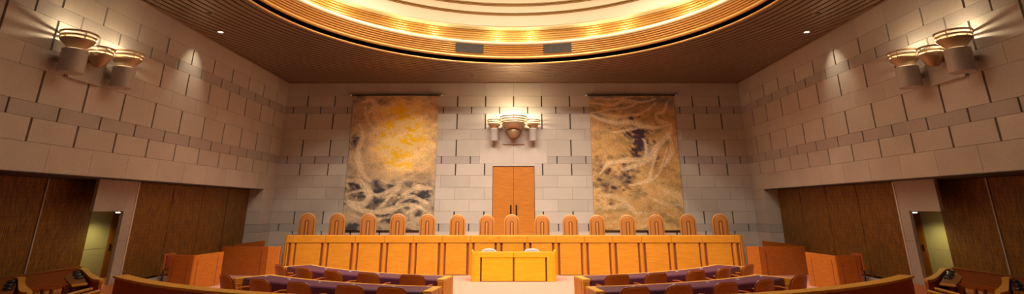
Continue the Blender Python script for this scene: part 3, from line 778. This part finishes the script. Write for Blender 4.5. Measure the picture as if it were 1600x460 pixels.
def counsel_chair(lab):
    """origin on floor, faces +y, back at y=-.28"""
    t = thing('counsel_chair', lab, 'chair', (0,0,0), 0, 'counsel chairs')
    w, h = .31, .50
    def outline(w, h, r=.13, n=6, tap=.025):
        pts = [(-w+tap,0)]
        pts += [(-w+r-r*math.cos(PI/2*k/n), h-r+r*math.sin(PI/2*k/n)) for k in range(n+1)]
        pts += [(w-r+r*math.sin(PI/2*k/n), h-r+r*math.cos(PI/2*k/n)) for k in range(n+1)]
        pts += [(w-tap,0)]
        # flatten the crown into a slight arc
        return [(x, z + (.03*(1-(x/w)**2) if z > h*.6 else 0)) for x, z in pts]
    def cur(x): return -.30 + .055*(x/.3)**2
    def plate(pts, d0, d1):
        mb = MB(); nn = len(pts)
        # fill as grid: rows between left and right by x sampling
        xs = [-1+2*k/14 for k in range(15)]
        zmax = lambda x: max([0]+[pts[i][1]+(pts[i+1][1]-pts[i][1])*((x-pts[i][0])/(pts[i+1][0]-pts[i][0])) for i in range(nn-1) if pts[i+1][0] > pts[i][0]+1e-6 and pts[i][0]-1e-6 <= x <= pts[i+1][0]+1e-6])
        W_ = max(q[0] for q in pts)
        xs = [W_*math.sin(PI/2*x)*.999 for x in xs]
        vs = []; fs = []
        for x in xs:
            z = max(zmax(x), .2); y = cur(x); L = -.12*(z/.5)
            vs += [(x,y-d0,.40),(x,y-d1,.40),(x,y-d1+L,.40+z),(x,y-d0+L,.40+z)]
        for i in range(14):
            for k in range(4): fs.append((4*i+k, 4*i+(k+1)%4, 4*i+4+(k+1)%4, 4*i+4+k))
        fs += [(3,2,1,0),(56,57,58,59)]
        return mb.add(vs, fs)
    o = outline(.335,.50)
    plate(o, 0, .022)  .build('back_shell', M['wood_chair'], t, smooth=True)
    plate(outline(.32,.485), -.06, .0).build('back_cushion', M['red_leather'], t, smooth=True)
    path = [(x, cur(x)+.012-.12*(z/.5), .40+z) for x, z in outline(.337,.502)]
    MB().tube(path, .02, 8).build('back_rim', M['red_leather'], t, smooth=True)
    p = MB(); p.box(-.26,.26,-.24,.26,.40,.48); p.build('seat', M['red_leather'], t, bevel=.03, seg=3, smooth=True)
    p = MB(); p.box(-.27,.27,-.26,.25,.37,.40); p.build('seat_shell', M['wood_red'], t, bevel=.006)
    for s in (-1,1):
        a = MB(); a.tube([(s*.30,-.22,.63),(s*.315,0,.655),(s*.30,.20,.64)], .018, 8); a.tube([(s*.30,.14,.64),(s*.29,.16,.40)], .014); a
        a.build('armrest', M['wood_red'], t, smooth=True)
        for y in (-.22,.22):
            l = MB(); l.tube([(s*.24,y,.385),(s*.26,y*1.12,0)], .016); l.build('leg', M['bronze_dark'], t)
    return t
CH_BACK = [(10.0,42.1),(10.0,35.1),(10.0,28.3),(10.0,21.3),(10.0,14.7)]
CH_FRONT = [(12.0,35.3),(12.0,28.9),(12.0,22.9),(12.0,17.2),(12.0,12.0)]
cn = ('outermost','second from the outer end','in the middle','second from the inner end','innermost, nearest the centre aisle')
first = None
for s, nm in ((-1,'left'),(1,'right')):
    for row, lst in (('back row',CH_BACK),('front row',CH_FRONT)):
        for i, (R, a) in enumerate(lst):
            lab = 'wood and oxblood leather counsel chair, %s %s, %s' % (nm, row, cn[i])
            if first is None: first = c = counsel_chair(lab)
            else: c = dup(first, (0,0,0), 0, lab)
            x, y = pol(R-.34, a + random.uniform(-.4,.4), s)
            c.location = (x, y, 0); c.rotation_euler = (0,0, s*D2R(a) + D2R(random.uniform(-4,4)))

# ------------------------------------------------------------------ low curved rails in front
for s, nm in ((-1,'left'),(1,'right')):
    t = thing('curved_rail', 'low curved wooden barrier with pale cap at the bottom %s' % nm, 'barrier', (*pol(13.85, 25, s), 0), 0, 'curved court barriers')
    n = 40
    p = MB(); p.strip(arcs(13.72,9,41.2,s,n), arcs(13.94,9,41.2,s,n), 0, .95); p.build('panel', M['wood_red'], t, world=True)
    p = MB(); p.strip(arcs(13.68,9,41.4,s,n), arcs(13.98,9,41.4,s,n), .95, 1.0); p.build('cap', M['wood_light'], t, world=True, bevel=.008)
    x, y = s*9.32, 13.28
    p = MB(); p.box(x-.10, x+.10, y-.09, y+.09, .35, .80); p.box(x-.12,x+.12,y-.11,y+.11,.80,.84)
    tag(p.build('gate_post', M['wood_red'], bevel=.01), 'short dark wooden post at the outer end of the %s barrier' % nm, 'post', 'barrier gate posts')

# ------------------------------------------------------------------ witness desks and side enclosures
def panel_desk(s, corners, nm):
    """corners in plan (left-side coordinates): outer rear, front corner, inner rear ; open at the back"""
    A, B, Cc = [(abs(x)*s, y) for x, y in corners]
    t = thing('witness_desk', 'open backed wooden witness desk by the %s wall panels' % nm, 'desk', (*B, 0), 0, 'witness desks')
    def wall_seg(P, Q, th, z0, z1, inner):
        d = Vector((Q[0]-P[0], Q[1]-P[1])).normalized(); nrm = Vector((-d.y, d.x))
        if nrm.dot(Vector((inner[0]-P[0], inner[1]-P[1]))) < 0: nrm = -nrm
        a = [P, Q, (Q[0]+nrm.x*th, Q[1]+nrm.y*th), (P[0]+nrm.x*th, P[1]+nrm.y*th)]
        m = MB(); m.prism(a, z0, z1); return m
    ctr_ = (s*10.6, 18.2)
    lerp = lambda P, Q, k: (P[0]+(Q[0]-P[0])*k, P[1]+(Q[1]-P[1])*k)
    H = 1.05
    wall_seg(A, lerp(A,B,.93), .05, 0, H, ctr_).build('side_panel', M['wood_red'], t, world=True, bevel=.006)  # darker, redder wood puts this face's shade into its colour
    wall_seg(lerp(B,Cc,.05), Cc, .05, 0, H, ctr_).build('front_panel', M['wood_mid_y'], t, world=True, bevel=.006)  # brighter wood puts the light from the centre into this face
    n = 8; P0, P1 = lerp(A,B,.93), lerp(B,Cc,.05)
    cur = [((1-k/n)**2*P0[0]+2*(k/n)*(1-k/n)*B[0]+(k/n)**2*P1[0], (1-k/n)**2*P0[1]+2*(k/n)*(1-k/n)*B[1]+(k/n)**2*P1[1]) for k in range(n+1)]
    inn = [lerp(q, ctr_, .07) for q in cur]
    p = MB(); p.strip(cur, inn, 0, H); p.build('corner', M['wood_mid'], t, world=True, smooth=True)
    # dark strips on the faces, groove shade put into their colour
    for k, z0, z1 in ((.12,.0,H-.12),(.72,.0,H-.20)):
        q0, q1 = lerp(A,B,k), lerp(A,B,k+.025); out = (q0[0]*1.0, q0[1]-3)
        wall_seg(q0, q1, .006, z0, z1, out).build('groove_shade', M['groove_shade'], t, world=True)
    for k in (.10,.80):
        q0, q1 = lerp(B,Cc,k), lerp(B,Cc,k+.012)
        wall_seg(q0, q1, .006, 0, H-.14, (0,18)).build('groove_shade', M['groove_shade'], t, world=True)
    p = MB(); p.prism([lerp(q,ctr_,.10) for q in (A,B,Cc)] + [(s*10.85, 18.85)], .74, .77); p.build('desk_top', M['wood_light'], t, world=True)
    x, y = s*11.30, 18.05
    return t
for s, nm in ((-1,'left'),(1,'right')):
    dx = 0 if s < 0 else .02
    panel_desk(s, [(10.95-dx,17.58-dx*8),(10.13-dx,17.50-dx*8),(10.0-dx,18.95-dx*8)], nm)
    # chair at the desk
    t = thing('witness_chair', 'wooden chair with oxblood back behind the %s witness desk' % nm, 'chair', (s*11.12, 18.1, 0), 0, 'witness chairs')
    p = MB(); p.box(*sorted((s*11.28,s*11.34)), 17.82, 18.36, .55, 1.06); p.build('backrest', M['wood_red'], t, world=True, bevel=.03, seg=3)
    p = MB(); p.box(*sorted((s*11.24,s*11.28)), 17.86, 18.32, .60, 1.02); p.build('back_cushion', M['red_leather'], t, world=True, bevel=.02)
    p = MB(); p.box(*sorted((s*10.86,s*11.30)), 17.84, 18.34, .40, .47); p.build('seat', M['red_leather'], t, world=True, bevel=.02)
    for a in (10.90, 11.30):
        for b in (17.87, 18.31):
            l = MB(); l.tube([(s*a,b,0),(s*a,b,.41 if a < 11 else .60)], .018); l.build('leg', M['bronze_dark'], t, world=True)
    # enclosure between wall and bench
    t = thing('side_desk', 'reddish wooden desk enclosure joining the %s end of the bench' % nm, 'desk', (s*10.4, 21.7, 0), 0, 'side desks')
    p = MB(); a = [(s*11.50,21.60),(s*9.55,21.28),(s*9.56,21.34),(s*11.50,21.66)]; p.prism(a if s > 0 else a[::-1], 0, 1.05); p.build('front_panel', M['wood_red'], t, world=True, bevel=.006)
    p = MB(); a = [(s*9.535,21.27),(s*9.12,21.44),(s*9.12,21.52),(s*9.54,21.36)]; p.prism(a if s > 0 else a[::-1], 0, 1.05); p
    p.build('corner_panel', M['wood_mid'], t, world=True, bevel=.006)
    p = MB(); a = [(s*9.80,21.306),(s*9.775,21.302),(s*9.775,21.32),(s*9.80,21.33)]; p.prism(a if s > 0 else a[::-1], .02, .90); p.build('groove_shade', M['groove_shade'], t, world=True)
    p = MB(); p.hexa([(s*11.78,23.0,.75),(s*10.5,23.0,.75),(s*10.5,23.06,.75),(s*11.78,23.06,.75),(s*11.78,23.0,1.03),(s*10.5,23.0,1.17),(s*10.5,23.06,1.17),(s*11.78,23.06,1.03)]); p.box(*sorted((s*10.5,s*11.78)),23.0,23.06,0,.75); p.build('rear_panel', M['wood_red'], t, world=True, bevel=.004)
    p = MB(); p.box(*sorted((s*9.6,s*11.45)), 21.68, 22.2, .74, .78); p.build('desk_top', M['wood_light'], t, world=True)

# ------------------------------------------------------------------ press seats in the side galleries
def press_desk(s, loc, lab):
    """built about its near end; local coordinates relative to (9.6, 12.6)"""
    ox, oy = 9.6, 12.6
    t = thing('press_desk', lab, 'desk', loc, 0, 'gallery press desks')
    q = lambda x, y: (s*(x-ox), y-oy)
    outer = smooth_path([q(11.60,14.86), q(11.34,14.70), q(10.76,14.04), q(10.07,13.33), q(9.33,12.64)], 5)
    inner = smooth_path([q(11.62,14.70), q(11.38,14.56), q(10.66,13.80), q(9.66,12.74), q(9.29,12.50)], 5)
    p = MB(); p.strip(outer, inner, 0, .55); p.build('curved_partition', M['wood_red'], t)
    o2 = [(a[0]+.012*s*-1, a[1]+.012) for a in outer]
    p = MB(); p.strip(o2, inner, .55, .60); p.build('cap', M['wood_light'], t)
    sh_ = [q(11.62,14.62), q(11.55,14.45), q(10.95,13.55), q(10.0,12.55), q(9.72,12.28), q(9.60,12.55), q(10.62,13.72), q(11.36,14.52)]
    p = MB(); p.prism(sh_, .49, .525); p.build('shelf', M['wood_dark'], t)
    a, b = q(9.73,12.26), q(9.60,12.54); d = .05
    p = MB(); p.prism([a, b, (b[0]-d*s, b[1]-d*.6), (a[0]-d*s, a[1]-d*.6)], .485, .535); p.build('shelf_lip', M['wood_light'], t, bevel=.006)  # pale wood carries the sheen on the shelf's near edge
    p = MB(); f_ = [q(11.5,14.50), q(10.98,13.66), q(10.05,12.66), q(10.10,12.72), q(11.02,13.78), q(11.48,14.54)]
    p.prism(f_, 0, .49); p.build('front_panel', M['wood_dark'], t)
    return t
def console(loc, rot, lab):
    t = thing('desk_console', lab, 'console', loc, rot, 'dark desk consoles')
    p = MB(); p.prism([(-.13,-.08),(-.14,.02),(-.10,.08),(.10,.08),(.14,.02),(.13,-.08)], 0, .03); p.build('base', M['console'], t, bevel=.012)
    p = MB(); p.lathe([(0,.055),(.05,.052),(.075,.042),(.08,.03)], 20); p.build('domed_cover', M['console'], t, smooth=True)
    return t
con = [(11.36,14.42,0),(10.90,13.86,0),(10.42,13.32,0)]
cn3 = ('farthest','middle','nearest')
for s, nm in ((-1,'left'),(1,'right')):
    for r, (ddx, ddy, rn) in enumerate(((0,0,'beside the passage opening'),(.02,-1.78,'second from the passage opening'))):
        press_desk(s, (s*(9.6+ddx), 12.6+ddy, .35), '%s gallery wooden press desk with curved pale capped end, %s' % (nm, rn))
        for k, (x, y, _) in enumerate(con):
            console((s*(x+ddx), y+ddy, .35+.527), s*D2R(42), 'dark glossy console on the %s press desk %s, %s of three' % (nm, rn, cn3[k]))
    # slatted low bench in front of the dado
    t = thing('slatted_bench', 'low slatted wooden bench between the two %s press desks' % nm, 'bench', (s*9.95, 11.95, .35), 0, 'gallery slatted benches')
    for k in range(3):
        x, y, z = 10.02-.02*k, 12.46-.17*k, .84-.012*k
        p = MB(); p.hexa([(s*(x+.34),y-.33,z),(s*(x-.0),y-.02,z),(s*(x-.03),y+.05,z),(s*(x+.31),y-.26,z),(s*(x+.34),y-.33,z+.035),(s*(x-.0),y-.02,z+.035),(s*(x-.03),y+.05,z+.035),(s*(x+.31),y-.26,z+.035)])
        p.build('slat', M['wood_red'], t, world=True, bevel=.005)
    for (x, y) in ((10.28,12.22),(10.0,12.44),(10.24,11.85),(9.98,12.09)):
        p = MB(); p.box(s*x-.025, s*x+.025, y-.025, y+.025, .35, .82); p.build('leg', M['wood_dark'], t, world=True)
    # round-backed wooden chair at the bottom edge
    x, y = 8.75, 11.30
    t = thing('gallery_chair', 'pale wooden round backed armchair at the bottom edge, %s gallery' % nm, 'chair', (s*x, y, .35), s*D2R(40), 'gallery armchairs')
    U = [(-.26,.26,.53),(-.27,.10,.50),(-.26,-.10,.46),(-.17,-.25,.41),(0,-.30,.41),(.17,-.25,.41),(.26,-.10,.46),(.27,.10,.50),(.26,.26,.53)]
    MB().tube(U, .035, 10).build('arm_rail', M['wood_light'], t, smooth=True)
    p = MB(); p.box(-.25,.25,-.24,.25,.30,.37); p.build('seat', M['red_leather'], t, bevel=.02)
    for a, b in ((-.28,.22),(.28,.22),(-.22,-.24),(.22,-.24)):
        l = MB(); l.tube([(a*.9,b,.42),(a*.9,b,0)], .02); l.build('leg', M['wood_light'], t)

# ------------------------------------------------------------------ world, camera
w = bpy.data.worlds.new('world'); bpy.context.scene.world = w; w.use_nodes = True
w.node_tree.nodes['Background'].inputs[0].default_value = (.9,.7,.5,1); w.node_tree.nodes['Background'].inputs[1].default_value = .02
cam = bpy.data.cameras.new('camera'); co = bpy.data.objects.new('camera', cam); C.objects.link(co)
cam.sensor_width = 36; cam.sensor_fit = 'HORIZONTAL'; cam.lens = 18.0
cam.shift_x = -2.5/1600; cam.shift_y = -150/1600
co.location = (0, 0, 2.5); co.rotation_euler = (PI/2 + math.atan(245/800), 0, 0)
cam.clip_start = .05; cam.clip_end = 200
sc = bpy.context.scene; sc.camera = co
sc.view_settings.view_transform = 'Standard'; sc.view_settings.look = 'None'; sc.view_settings.gamma = 1; sc.view_settings.use_curve_mapping = False
sc.view_settings.exposure = 0.2
try:
    sc.cycles.use_denoising = True; sc.cycles.max_bounces = 8; sc.cycles.diffuse_bounces = 4; sc.cycles.sample_clamp_indirect = 8; sc.cycles.caustics_reflective = False; sc.cycles.caustics_refractive = False
except Exception: pass
